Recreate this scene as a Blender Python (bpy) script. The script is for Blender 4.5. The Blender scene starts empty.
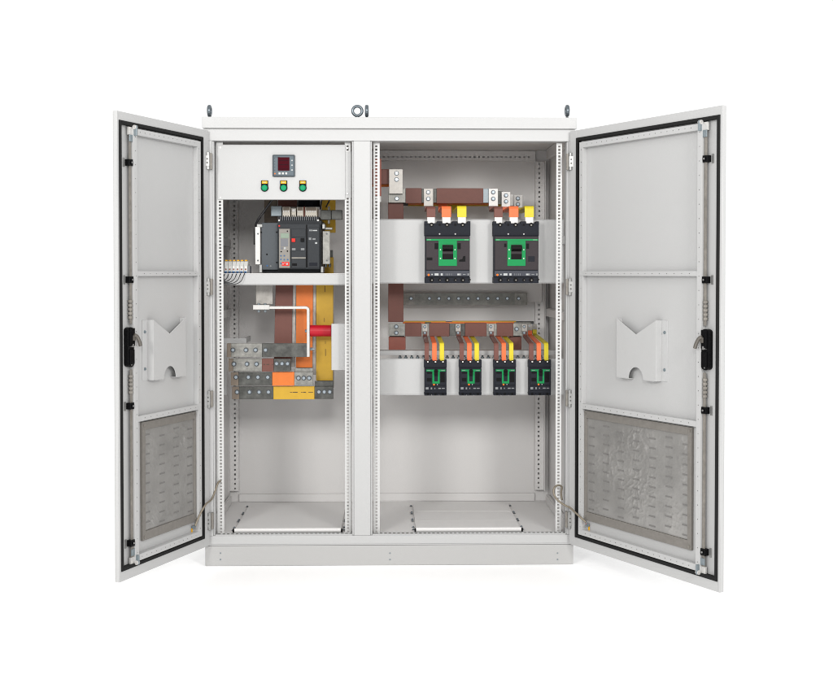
import bpy, bmesh, math, random
from math import radians as R, sin, cos, pi
random.seed(7)
S = 0.004                                   # one working unit is 4 mm
sc = bpy.context.scene
COL = sc.collection

# ------------------------------------------------------------------ camera
CX, CY, CZ = 387.34, -1170.96, 292.91       # camera stand, in units
PITCH, YAW, F = R(-1.25), R(1.06), 1170.97
PPX, PPY, IW, IH = 408.34, 299.68, 833.0, 696.0
cam = bpy.data.cameras.new('camera')
co = bpy.data.objects.new('camera', cam); COL.objects.link(co)
co.location = (CX*S, CY*S, CZ*S)
co.rotation_euler = (pi/2+PITCH, 0, -YAW)
cam.sensor_fit = 'HORIZONTAL'; cam.sensor_width = 36
cam.lens = F/IW*36
cam.shift_x = (IW/2-PPX)/IW
cam.shift_y = (PPY-IH/2)/IW
cam.clip_start = .05; cam.clip_end = 200
sc.camera = co

def at(u, v, Y):
    """where a point measured on the photograph lies on the upright plane y = Y"""
    x, y, z = (u-PPX)/F, 1.0, -(v-PPY)/F
    c, s = cos(PITCH), sin(PITCH); y, z = c*y-s*z, s*y+c*z
    c, s = cos(YAW), sin(YAW); x, y = c*x+s*y, -s*x+c*y
    t = (Y-CY)/y
    return CX+t*x, CZ+t*z
def rect(u0, v0, u1, v1, Y):
    x0, z1 = at(u0, v0, Y); x1, z0 = at(u1, v1, Y)
    return x0, x1, z0, z1

# ------------------------------------------------------------------ materials
def mat(name, col, rough=.5, metal=0., bump=0., scale=300., var=0., vscale=20., coat=0., spec=.5, emis=None, stretch=None, trans=0.):
    m = bpy.data.materials.new(name); m.use_nodes = True
    nt = m.node_tree; b = nt.nodes['Principled BSDF']
    b.inputs['Base Color'].default_value = (*col, 1); b.inputs['Roughness'].default_value = rough
    b.inputs['Metallic'].default_value = metal; b.inputs['Specular IOR Level'].default_value = spec
    b.inputs['Coat Weight'].default_value = coat
    tc = nt.nodes.new('ShaderNodeTexCoord')
    src = tc.outputs['Object']
    if stretch:
        mp = nt.nodes.new('ShaderNodeMapping'); mp.inputs['Scale'].default_value = stretch
        nt.links.new(src, mp.inputs['Vector']); src = mp.outputs['Vector']
    if bump:
        n = nt.nodes.new('ShaderNodeTexNoise'); n.inputs['Scale'].default_value = scale; n.inputs['Detail'].default_value = 3
        bp = nt.nodes.new('ShaderNodeBump'); bp.inputs['Strength'].default_value = bump; bp.inputs['Distance'].default_value = .002
        nt.links.new(src, n.inputs['Vector']); nt.links.new(n.outputs['Fac'], bp.inputs['Height']); nt.links.new(bp.outputs['Normal'], b.inputs['Normal'])
    if var:
        n = nt.nodes.new('ShaderNodeTexNoise'); n.inputs['Scale'].default_value = vscale; n.inputs['Detail'].default_value = 6; n.inputs['Roughness'].default_value = .65
        nt.links.new(src, n.inputs['Vector'])
        r = nt.nodes.new('ShaderNodeValToRGB'); r.color_ramp.elements[0].position = .3; r.color_ramp.elements[1].position = .7
        r.color_ramp.elements[0].color = (*[c*(1-var) for c in col], 1); r.color_ramp.elements[1].color = (*[min(1, c*(1+var)) for c in col], 1)
        nt.links.new(n.outputs['Fac'], r.inputs['Fac']); nt.links.new(r.outputs['Color'], b.inputs['Base Color'])
        mr = nt.nodes.new('ShaderNodeMapRange'); mr.inputs['To Min'].default_value = max(.05, rough-.12*min(1, var*3)); mr.inputs['To Max'].default_value = min(1, rough+.12*min(1, var*3))
        nt.links.new(n.outputs['Fac'], mr.inputs['Value']); nt.links.new(mr.outputs['Result'], b.inputs['Roughness'])
    if trans: b.inputs['Transmission Weight'].default_value = trans
    return m
M = {}
M['paint'] = mat('powder_paint', (.40, .401, .40), .42, bump=.14, scale=420, var=.02, vscale=420)
M['paint_lifted'] = mat('lightened_powder_paint', (.555, .546, .540), .5, bump=.14, scale=420, var=.02, vscale=420)  # same powder paint, colour lightened to stand in for light missing inside
M['plinth'] = mat('plinth_paint', (.365, .362, .357), .5, bump=.14, scale=420, var=.02, vscale=420)
M['zinc'] = mat('zinc_steel', (.27, .27, .265), .35, metal=0.6, var=.12, vscale=60)
M['zincdull'] = mat('galvanised_steel', (.20, .185, .165), .5, metal=0.3, var=.22, vscale=45)
M['steel'] = mat('bright_steel', (.62, .64, .65), .25, metal=1, var=.06, vscale=90)
M['blued'] = mat('passivated_zinc', (.20, .235, .255), .4, metal=0.45, var=.12, vscale=120)
M['tin'] = mat('tinned_copper', (.070, .071, .066), .42, metal=0.45, var=0.5, vscale=30, bump=.12, scale=50, spec=0.35)
M['tinlight'] = mat('polished_tinned_copper', (.20, .197, .182), .4, metal=0.45, var=0.35, vscale=50)
M['lug'] = mat('bright_tinned_lug', (.50, .49, .475), .35, metal=.25, var=.06, vscale=80)
M['bolt'] = mat('zinc_bolt', (.30, .34, .375), .25, metal=0.85, var=.1, vscale=300)
M['washer'] = mat('bolt_washer', (.07, .075, .08), .35, metal=.85)
M['brown'] = mat('brown_sleeve', (.135, .050, .038), .5, bump=.15, scale=60, var=.06, vscale=40, spec=0.3)
M['redsleeve'] = mat('russet_sleeve', (.22, .05, .028), .45, var=.08, vscale=50)
M['orange'] = mat('orange_sleeve', (.60, .150, .022), .42, bump=.12, scale=40, var=.05, vscale=40, spec=0.3)
M['coral'] = mat('coral_sleeve', (.72, .135, .04), .42, var=.04, vscale=60, spec=0.3)
M['yellow'] = mat('yellow_sleeve', (.50, .300, .022), .42, bump=.12, scale=40, var=.05, vscale=40, spec=0.3)
M['lemon'] = mat('lemon_sleeve', (.56, .46, .018), .42, var=.04, vscale=60, spec=0.3)
M['ink'] = mat('print_ink', (.045, .024, .010), .6)
M['tan'] = mat('tan_finish', (.16, .125, .095), .6, var=.15, vscale=70)
M['black'] = mat('black_plastic', (.004, .004, .0045), .35, bump=.05, scale=500, spec=0.08)
M['rubber'] = mat('gasket_rubber', (.008, .008, .008), .7, bump=.2, scale=300, spec=0.2)
M['graphite'] = mat('graphite_plastic', (.040, .034, .037), .5, bump=.1, scale=700, var=.06, vscale=200, spec=0.08)
M['shield'] = mat('slate_plastic', (.015, .0165, .022), .48, bump=.1, scale=700, var=.06, vscale=200, spec=0.08)
M['green'] = mat('green_plastic', (.010, .22, .066), .4, spec=0.1)
M['greendeep'] = mat('deep_green_plastic', (.008, .20, .06), .4, spec=0.1)
M['darkbrown'] = mat('toggle_plastic', (.007, .005, .006), .3, spec=0.08)
M['slatemid'] = mat('trip_strip_plastic', (.055, .058, .07), .45, var=.1, vscale=300, spec=0.08)
M['mark'] = mat('white_print', (.36, .37, .37), .5)
M['markdim'] = mat('grey_print', (.16, .165, .17), .5)
M['signal'] = mat('orange_button', (.72, .15, .015), .4, spec=0.15)
M['acbgrey'] = mat('breaker_housing_grey', (.078, .087, .096), .5, bump=.1, scale=600, var=.06, vscale=150, spec=0.15)
M['acbdark'] = mat('breaker_front_dark', (.036, .039, .043), .48, bump=.08, scale=600, var=.06, vscale=200, spec=0.1)
M['tripunit'] = mat('trip_unit_taupe', (.20, .185, .165), .5, var=.05, vscale=150)
M['lcd'] = mat('lcd_glass', (.19, .25, .19), .25)
M['panelgrey'] = mat('keypad_grey', (.12, .125, .14), .45)
M['red'] = mat('red_button', (.62, .028, .02), .4, spec=0.15)
M['bluebtn'] = mat('blue_button', (.04, .12, .28), .4, spec=0.15)
M['ivory'] = mat('terminal_ivory', (.55, .51, .44), .5, var=.06, vscale=200)
M['termgrey'] = mat('terminal_grey', (.50, .50, .48), .5, var=.05, vscale=200)
M['meter'] = mat('meter_case', (.05, .063, .073), .45, spec=0.15)
M['meterface'] = mat('meter_face', (.095, .118, .135), .4, spec=0.15)
M['screen'] = mat('meter_screen', (.045, .002, .006), .18, spec=0.05)
M['screenrow'] = mat('meter_digit_row', (.02, .003, .006), .25, spec=0.05)
M['greenlens'] = mat('green_lens', (.002, .24, .10), .3, coat=.05, spec=0.15)
M['legend'] = mat('yellow_legend', (.72, .36, .006), .45, spec=0.2)
M['insred'] = mat('red_insulator', (.40, .004, .016), .38, var=.05, vscale=60, spec=0.3)
M['filterframe'] = mat('filter_frame', (.18, .168, .153), .55, metal=.2, var=.1, vscale=60)
M['mat'] = mat('filter_foil', (.30, .293, .283), .34, metal=0.5, bump=.35, scale=24, var=.16, vscale=10)
M['slot'] = mat('filter_slot', (.15, .145, .14), .6)
M['hole'] = mat('hole_shade', (.07, .068, .065), .8)
M['wire'] = mat('black_wire', (.010, .010, .011), .45)
M['braid'] = mat('earth_braid', (.20, .17, .13), .5, metal=.3, var=.3, vscale=400)
M['floorplate'] = mat('lightened_floor_sheet', (.66, .652, .645), .5, var=.02, vscale=200)  # galvanised floor sheets, colour raised to brighten the dim cabinet floor
M['eyesteel'] = mat('forged_eye_steel', (.12, .14, .155), .28, metal=.75, var=.15, vscale=150)
M['lever'] = mat('lever_steel', (.11, .10, .088), .45, metal=.3, var=.15, vscale=150)
M['zincmid'] = mat('rolled_tin_strip', (.155, .158, .145), .4, metal=.4, var=.35, vscale=35)
M['rail'] = mat('white_rail', (.49, .49, .485), .4, bump=.05, scale=600)
M['nickel'] = mat('nickelled_plate', (.30, .285, .265), .35, metal=.4, var=.25, vscale=30)
M['floor'] = mat('studio_floor_white', (.98, .98, .98), .9, spec=.0)

# ------------------------------------------------------------------ mesh builder
class MB:
    def __init__(s, tf=None): s.v = []; s.f = []; s.m = []; s.tf = tf
    def add(s, vs, fs, m=0):
        k = len(s.v)
        s.v += [s.tf(*p) if s.tf else tuple(p) for p in vs]
        s.f += [[i+k for i in f] for f in fs]; s.m += [m]*len(fs); return s
    def box(s, x0, x1, y0, y1, z0, z1, m=0):
        return s.add([(x0,y0,z0),(x1,y0,z0),(x1,y1,z0),(x0,y1,z0),(x0,y0,z1),(x1,y0,z1),(x1,y1,z1),(x0,y1,z1)],
                     [(0,3,2,1),(4,5,6,7),(0,1,5,4),(1,2,6,5),(2,3,7,6),(3,0,4,7)], m)
    def prism(s, poly, d0, d1, axis='y', m=0):
        n = len(poly)
        put = {'y': lambda a,b,d: (a,d,b), 'x': lambda a,b,d: (d,a,b), 'z': lambda a,b,d: (a,b,d)}[axis]
        vs = [put(a,b,d0) for a,b in poly]+[put(a,b,d1) for a,b in poly]
        fs = [list(range(n)), list(range(2*n-1,n-1,-1))]+[(i,(i+1)%n,(i+1)%n+n,i+n) for i in range(n)]
        return s.add(vs, fs, m)
    def cyl(s, p, q, r, n=16, m=0, r2=None):
        from mathutils import Vector
        p, q = Vector(p), Vector(q); d = (q-p).normalized()
        a = d.orthogonal().normalized(); b = d.cross(a); r2 = r if r2 is None else r2
        vs = [tuple(p+r*(cos(2*pi*i/n)*a+sin(2*pi*i/n)*b)) for i in range(n)]+[tuple(q+r2*(cos(2*pi*i/n)*a+sin(2*pi*i/n)*b)) for i in range(n)]
        return s.add(vs, [list(range(n))[::-1], list(range(n,2*n))]+[(i,(i+1)%n,(i+1)%n+n,i+n) for i in range(n)], m)
    def tube(s, pts, r, n=8, m=0, sub=6):
        from mathutils import Vector
        P = [Vector(p) for p in pts]
        if sub > 1 and len(P) > 2:                       # Catmull-Rom
            Q = []
            for i in range(len(P)-1):
                a, b, c, d = P[max(i-1,0)], P[i], P[i+1], P[min(i+2,len(P)-1)]
                for k in range(sub):
                    t = k/sub
                    Q.append(.5*((2*b)+(c-a)*t+(2*a-5*b+4*c-d)*t*t+(3*b-a-3*c+d)*t**3))
            Q.append(P[-1]); P = Q
        vs = []; up = None
        for i, p in enumerate(P):
            d = (P[min(i+1,len(P)-1)]-P[max(i-1,0)]).normalized()
            a = (up-d*up.dot(d)).normalized() if up else d.orthogonal().normalized(); up = a; b = d.cross(a)
            vs += [tuple(p+r*(cos(2*pi*k/n)*a+sin(2*pi*k/n)*b)) for k in range(n)]
        fs = [(i*n+k, i*n+(k+1)%n, (i+1)*n+(k+1)%n, (i+1)*n+k) for i in range(len(P)-1) for k in range(n)]
        fs += [list(range(n))[::-1], list(range(len(vs)-n, len(vs)))]
        return s.add(vs, fs, m)
    def strip(s, prof, w0, w1, th, axis='x', m=0):
        """a bent flat bar: centre-line prof of (y,z) points, from w0 to w1 along x"""
        n = len(prof); off = []
        for i in range(n):
            a = prof[max(i-1,0)]; b = prof[min(i+1,n-1)]
            dx, dz = b[0]-a[0], b[1]-a[1]; l = math.hypot(dx,dz); off.append((-dz/l*th/2, dx/l*th/2))
        poly = [(p[0]+o[0],p[1]+o[1]) for p,o in zip(prof,off)]+[(p[0]-o[0],p[1]-o[1]) for p,o in list(zip(prof,off))[::-1]]
        k = 2*n
        vs = [(w0,a,b) for a,b in poly]+[(w1,a,b) for a,b in poly]
        fs = [(i,(i+1)%k,(i+1)%k+k,i+k) for i in range(k)]
        fs += [(i,i+1,k-2-i,k-1-i) for i in range(n-1)]+[(i+k,i+1+k,2*k-2-i,2*k-1-i) for i in range(n-1)]
        return s.add(vs, fs, m)
    def build(s, name, mats, parent=None, bevel=.18, smooth=False, solid=0, origin=None):
        ox, oy, oz = origin if origin else (ORG[parent.name] if parent else (0,0,0))
        me = bpy.data.meshes.new(name)
        me.from_pydata([((x-ox)*S,(y-oy)*S,(z-oz)*S) for x,y,z in s.v], [], s.f)
        if not isinstance(mats, (list,tuple)): mats = [mats]
        for k in mats: me.materials.append(M[k])
        me.polygons.foreach_set('material_index', s.m)
        bm = bmesh.new(); bm.from_mesh(me); bmesh.ops.recalc_face_normals(bm, faces=bm.faces); bm.to_mesh(me); bm.free()
        if smooth: me.polygons.foreach_set('use_smooth', [True]*len(me.polygons))
        o = bpy.data.objects.new(name, me); COL.objects.link(o)
        if parent: o.parent = parent
        else: o.location = (ox*S, oy*S, oz*S)
        ORG[o.name] = (ox, oy, oz)
        if solid:
            md = o.modifiers.new('sheet', 'SOLIDIFY'); md.thickness = solid*S; md.offset = 0
        if bevel:
            md = o.modifiers.new('edge', 'BEVEL'); md.width = bevel*S; md.segments = 2; md.limit_method = 'ANGLE'; md.angle_limit = R(40)
            md.harden_normals = False
        return o
ORG = {}
def thing(name, label, cat, loc, group=None):
    o = bpy.data.objects.new(name, None); COL.objects.link(o); o.empty_display_size = .02
    o.location = [c*S for c in loc]; ORG[o.name] = tuple(loc)
    o['label'] = label; o['category'] = cat
    if group: o['group'] = group
    return o
def tag(o, label, cat, group=None):
    o['label'] = label; o['category'] = cat
    if group: o['group'] = group
    return o
def copy_tree(o, parent=None, moved=None):
    c = o.copy(); COL.objects.link(c)
    if parent: c.parent = parent
    for ch in [x for x in sc.objects if x.parent == o]: copy_tree(ch, c)
    return c

# hex bolt heads share one mesh
def bolt_mesh():
    b = MB(); b.cyl((0,0,0),(0,-.35,0),1.5,20,1); b.cyl((0,-.35,0),(0,-1.3,0),1.0,6,0); b.cyl((0,-1.3,0),(0,-1.75,0),.55,10,0)
    o = b.build('bolt', ['bolt','washer'], bevel=.1); me = o.data; bpy.data.objects.remove(o); return me
BOLT = bolt_mesh()
def bolt(parent, x, y, z, k=1., name='bolt', down=False):
    o = bpy.data.objects.new(name, BOLT); COL.objects.link(o); o.parent = parent
    ox, oy, oz = ORG[parent.name]
    o.location = ((x-ox)*S,(y-oy)*S,(z-oz)*S); k *= 1.6; o.scale = (k,k*.8,k); o.rotation_euler = (0, random.uniform(0,1), 0)
    if down: o.rotation_euler = (-pi/2, 0, random.uniform(0,1))
    return o

# ------------------------------------------------------------------ the floor of the studio
fl = MB(); fl.add([(-6000,-6000,0),(6000,-6000,0),(6000,6000,0),(-6000,6000,0)], [(0,1,2,3)])
f = fl.build('floor', 'floor', bevel=0); f['kind'] = 'structure'

# ------------------------------------------------------------------ the cabinet
XL, XR, YB, ZF, ZT = 205.6, 575.6, 183.0, 30.5, 449.2
cab = thing('electrical_cabinet', 'pale grey steel cabinet standing wide open with two doors, two compartments and a plinth', 'cabinet', (390.5, 0, 0))
pl = MB(); pl.box(XL-.3, XR-.3, .6, YB, .2, 20.3); plo = pl.build('plinth', 'plinth', cab, .5)
for u in (220.5, 390, 557.5):
    for v in (553.2, 559.6):
        x, z = at(u, v, .6); d = MB(); d.cyl((x,.5,z),(x,.2,z),.75,14,0); d.cyl((x,.2,z),(x,.05,z),.4,6,0); d.build('screw', 'blued', plo, 0)
fr = MB()
fr.box(XL, XR, 0, 16, 425.8, 437.2); fr.box(XL, XR, 0, 16, 22, 30.4)
fr.box(XL+1.0, XR-1.0, .9, 16, 20.5, 21.9)
for a, b in ((XL, 213.6), (354.6, 370.9), (569.0, XR)): fr.box(a, b, 0, 14, 30.5, 425.7)
for a, b in ((213.6, 215.1), (352.7, 354.6), (370.9, 372.7), (567.7, 569.0)): fr.box(a, b, 1.6, 14, 30.6, 425.6)
fr.box(215.2, 352.6, 1.0, 3, 29.9, 31.6); fr.box(372.8, 567.6, 1.0, 3, 29.9, 31.6)
fr.build('front_frame', 'paint', cab, .35)
rf = MB(); rf.box(XL-1.4, XR+1.6, -2, YB+1, 438.0, ZT); rf.box(XL+.6, XR-.6, .8, YB-1, 437.2, 438.0); rf.build('roof', 'paint', cab, .45)
bp = MB(); bp.box(XL+1, XR-1, 179.5, 181.5, 28, 437); bp.build('back_panel', 'paint_lifted', cab, 0)
for a, b in ((XL+.1, XL+1.3), (XR-1.3, XR-.1)):
    sp = MB(); sp.box(a, b, 16.2, 179.3, 28, 437); sp.build('side_panel', 'paint_lifted', cab, 0)
bs = MB(); bs.box(XL+1.5, XR-1.5, 3.2, 179.2, 28.2, 30.3); bs.build('base_plate', 'floorplate', cab, 0)
cp = MB(); cp.box(XL+1.5, XR-1.5, 16.4, 179.2, 435.2, 436.9); cp.build('ceiling_panel', 'paint_lifted', cab, 0)
# perforated rails: a real sheet with real openings
def perf(b, x0, x1, y, z0, z1, pitch, hw, hh, off=0., ax='x', skip=None, m=0):
    """sheet in the plane y, holes along its length (z, or x when ax == 'z'); built as rings of quads"""
    n = int((z1-z0)/pitch); c = (x0+x1)/2+off
    P = (lambda a,l: (a,y,l)) if ax == 'x' else (lambda a,l: (l,y,a))
    for i in range(n):
        l0 = z0+i*pitch; l1 = l0+pitch if i < n-1 else z1; lc = l0+pitch/2
        if skip and skip(lc):
            b.add([P(x0,l0),P(x1,l0),P(x1,l1),P(x0,l1)], [(0,1,2,3)], m); continue
        h = hh*(1. if i % 2 else .8)/2
        v = [P(x0,l0),P(x1,l0),P(x1,l1),P(x0,l1),P(c-hw/2,lc-h),P(c+hw/2,lc-h),P(c+hw/2,lc+h),P(c-hw/2,lc+h)]
        b.add(v, [(0,1,5,4),(1,2,6,5),(2,3,7,6),(3,0,4,7)], m)
for x0, x1, rx0, rx1, off in ((216.4, 223.0, 215.6, 216.4, .2), (345.2, 351.0, 351.0, 351.8, 0.), (374.3, 380.3, 373.5, 374.3, -.4), (558.6, 564.2, 564.2, 566.6, .2)):
    b = MB(); perf(b, x0, x1, 11, ZF+.1, 425.4, 3.3, 2.05, 2.15, off)
    side = x0 if rx0 < x0 else x1
    b.add([(side,11,ZF+.1),(side,11,425.4),(side,22,425.4),(side,22,ZF+.1)], [(0,1,2,3)])
    b.build('mounting_rail', 'rail', cab, 0, solid=.5)
for x0, x1, s in ((207.2, 217.2, 1), (558.4, 568.4, -1)):
    b = MB(); perf(b, x0, x1, 172, 44, 422, 5.4, 1.9, 2.4, 1.*s)
    e = x1 if s > 0 else x0
    b.add([(e,172,44),(e,172,422),(e,179,422),(e,179,44)], [(0,1,2,3)])
    e = x0 if s > 0 else x1
    b.add([(e,172,44),(e,172,422),(e,163,422),(e,163,44)], [(0,1,2,3)])
    b.build('corner_post', 'paint_lifted', cab, 0, solid=.5)
for x0, x1 in ((217.4, 356), (366, 558.2)):
    b = MB(); perf(b, 423.4, 434.6, 175, x0, x1, 5.2, 1.8, 2.4, -1.6, 'z')
    b.add([(x0,175,423.4),(x1,175,423.4),(x1,179.4,423.4),(x0,179.4,423.4)], [(0,1,2,3)])
    b.build('rear_cross_rail', 'paint_lifted', cab, 0, solid=.5)
    b = MB(); b.box(x0, x1, 176, 179.3, 30.5, 39.4); b.box(x0, x1, 174.8, 176, 30.5, 31.4); b.build('rear_sill', 'paint_lifted', cab, .3)
for x0, x1 in ((XL+1.5, 210.5), (XR-6.2, XR-1.5)):
    for z0, z1, nm in ((30.6, 40.2, 'side_sill'), (245, 253.5, 'side_cross_rail'), (324, 332, 'side_cross_rail'), (423.4, 434.8, 'side_top_rail')):
        b = MB(); b.box(x0, x1, 23, 162.6, z0, z1); b.box(x0+1, x1-1, 23, 162.6, z1, z1+.8)
        b.build(nm, 'paint_lifted', cab, .35)
for x0, x1 in ((218, 350), (376, 565)):                # slotted lip behind the sill
    b = MB(); xx = x0
    b.box(x0, x1, 3.4, 4.2, 30.4, 32.6, 0)
    while xx < x1-3: b.box(xx, xx+2.6, 3.3, 3.45, 31.75, 32.35, 1); xx += 4.4
    b.build('slotted_lip', ['paint','hole'], cab, 0)
# middle rear uprights behind the centre post
b = MB(); b.box(356.2, 365.8, 170, 179.2, 30.6, 435); b.build('centre_upright', 'paint_lifted', cab, .3)

# roof lifting eyes
def eye(u, v_top, v_bot, Y, face):
    x, z1 = at(u, v_top, Y); z0 = ZT
    t = thing('lifting_eye', EYE[u], 'lifting eye', (x, Y, z0), 'lifting eyes on the cabinet roof')
    b = MB(); r = 4.7; zc = z1-r-1.5
    n = 28
    pts = [((x+r*cos(2*pi*i/n), Y, zc+r*sin(2*pi*i/n)) if face else (x, Y+r*cos(2*pi*i/n), zc+r*sin(2*pi*i/n))) for i in range(n)]
    vs = []; k = 10; rr = 1.5
    for i, p in enumerate(pts):
        c_, s_ = cos(2*pi*i/n), sin(2*pi*i/n)
        for j in range(k):
            a = 2*pi*j/k; o1, o2 = rr*cos(a), rr*sin(a)*1.3
            vs.append((p[0]+o1*c_, Y+o2, p[2]+o1*s_) if face else (x+o2, p[1]+o1*c_, p[2]+o1*s_))
    b.add(vs, [(i*k+j, ((i+1)%n)*k+j, ((i+1)%n)*k+(j+1)%k, i*k+(j+1)%k) for i in range(n) for j in range(k)])
    b.build('ring', 'eyesteel', t, 0, smooth=True)
    b = MB(); b.cyl((x,Y,z0-.3),(x,Y,z0+.9),2.4,18); b.cyl((x,Y,z0+.9),(x,Y,z0+1.5),2.2,14,r2=1.5); b.build('collar', 'eyesteel', t, .15)
EYE = {209.5: 'edge-on steel lifting eye at the left corner of the cabinet roof',
       357.3: 'lifting eye turned face-on, its round hole open to the front',
       366.8: 'edge-on lifting eye right beside the face-on one at roof middle',
       567.2: 'edge-on steel lifting eye at the right corner of the cabinet roof'}
for u, fc in ((209.5,0),(357.3,1),(366.8,0),(567.2,0)): eye(u, 104.6, 117, 8 if not fc else 5, fc)

# gland plates on the base
def gland(u0, u1, ub0, ub1, ribs):
    x0, _ = at(u0, 530, 14); x1, _ = at(u1, 530, 14); Y0, Y1 = 14, 150
    xb0, _ = at(ub0, 505, Y1); xb1, _ = at(ub1, 505, Y1)
    xs0 = min(x0, xb0); xs1 = max(x1, xb1)
    b = MB(); b.box(x0, x1, Y0+1.5, Y1, ZF, ZF+2.2)
    n = 10                                              # rolled front lip
    b.prism([(Y0+1.6-1.9*sin(pi*i/n), ZF+2.3-2.1*cos(pi*i/n)) for i in range(n+1)], x0+.2, x1-.2, 'x')
    if ribs:
        for y, h in ((60, .22), (108, .42)): b.prism([(y-2.5,ZF+2.15),(y,ZF+2.2+h),(y+5,ZF+2.15)], x0+2, x1-2, 'x')
    o = b.build('gland_plate', 'floorplate', cab, .25)
    for y in (24, 36, 66, 74, 104, 111, 146):
        for x in (x0-2.4, x1+2.4):
            bolt(o, x, y, ZF+.3, .6, 'screw', True)
    for a, c in ((x0-1.5, x0-.1), (x1+.1, x1+1.5)): b = MB(); b.box(a, c, Y0, Y0+3, ZF, ZF+3.6); b.build('clamp', 'black', o, .1)
gland(234, 341, 243, 340.5, False); gland(416, 521.5, 410, 512.8, True)

# instrument panel and component shelf, breaker plates, insulator bracket
b = MB(); x0, x1, z0, z1 = rect(217.6, 145.2, 345.4, 199.6, 9.6)
b.box(x0, x1, 9.6, 10.5, z0, z1); b.box(x0, x1, 9.7, 20, z1-.05, z1+.8); b.box(x0+.8, x1-.8, 10.4, 18, z0-.02, z0+.8)
IP = b.build('instrument_panel', 'paint', cab, .3)
for u, v in ((220.3,147.5),(347.2,148.2),(220.3,197.4),(347.2,193.6)):
    x, z = at(u, v, 9.6); q = MB(); q.cyl((x,9.6,z),(x,9.1,z),.9,12); q.build('screw', 'lug', IP, 0)
x2, _ = at(351, 170, 10.6)
b = MB(); b.box(x1+.1, x2, 10.6, 11.0, z0+2, z1-6); b.build('panel_side_strip', 'paint', cab, 0)
def plate(name, v0, v1, Y, u0, u1, deep=6, top=True):
    x0, x1, z0, z1 = rect(u0, v0, u1, v1, Y)
    b = MB(); b.box(x0, x1, Y, Y+.9, z0, z1)
    if top: b.box(x0, x1, Y+.1, Y+deep, z1, z1+.8)
    b.box(x0, x1, Y+.1, Y+deep, z0-.8, z0)
    return b.build(name, 'paint', cab, .3)
SHELF = plate('component_shelf', 274.2, 284.2, 24, 217, 352, 3, False)
b = MB(); x0, x1, z0, z1 = rect(217, 274.2, 352, 284.2, 24); b.box(x0, x1, 24.1, 150, z1, z1+.9); b.build('component_deck', 'paint_lifted', cab, .2)
plate('upper_breaker_plate', 219.8, 282.6, 45, 367, 564)
plate('lower_breaker_plate', 359.6, 394.0, 45, 367, 564)
x0, x1, z0, z1 = rect(331.4, 323.8, 351, 370.2, 24)
b = MB(); b.box(x0, x1, 24, 24.9, z0, z1); b.box(x0, x0+.9, 25, 42, z0, z1); b.build('insulator_bracket', 'paint', cab, .3)

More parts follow.
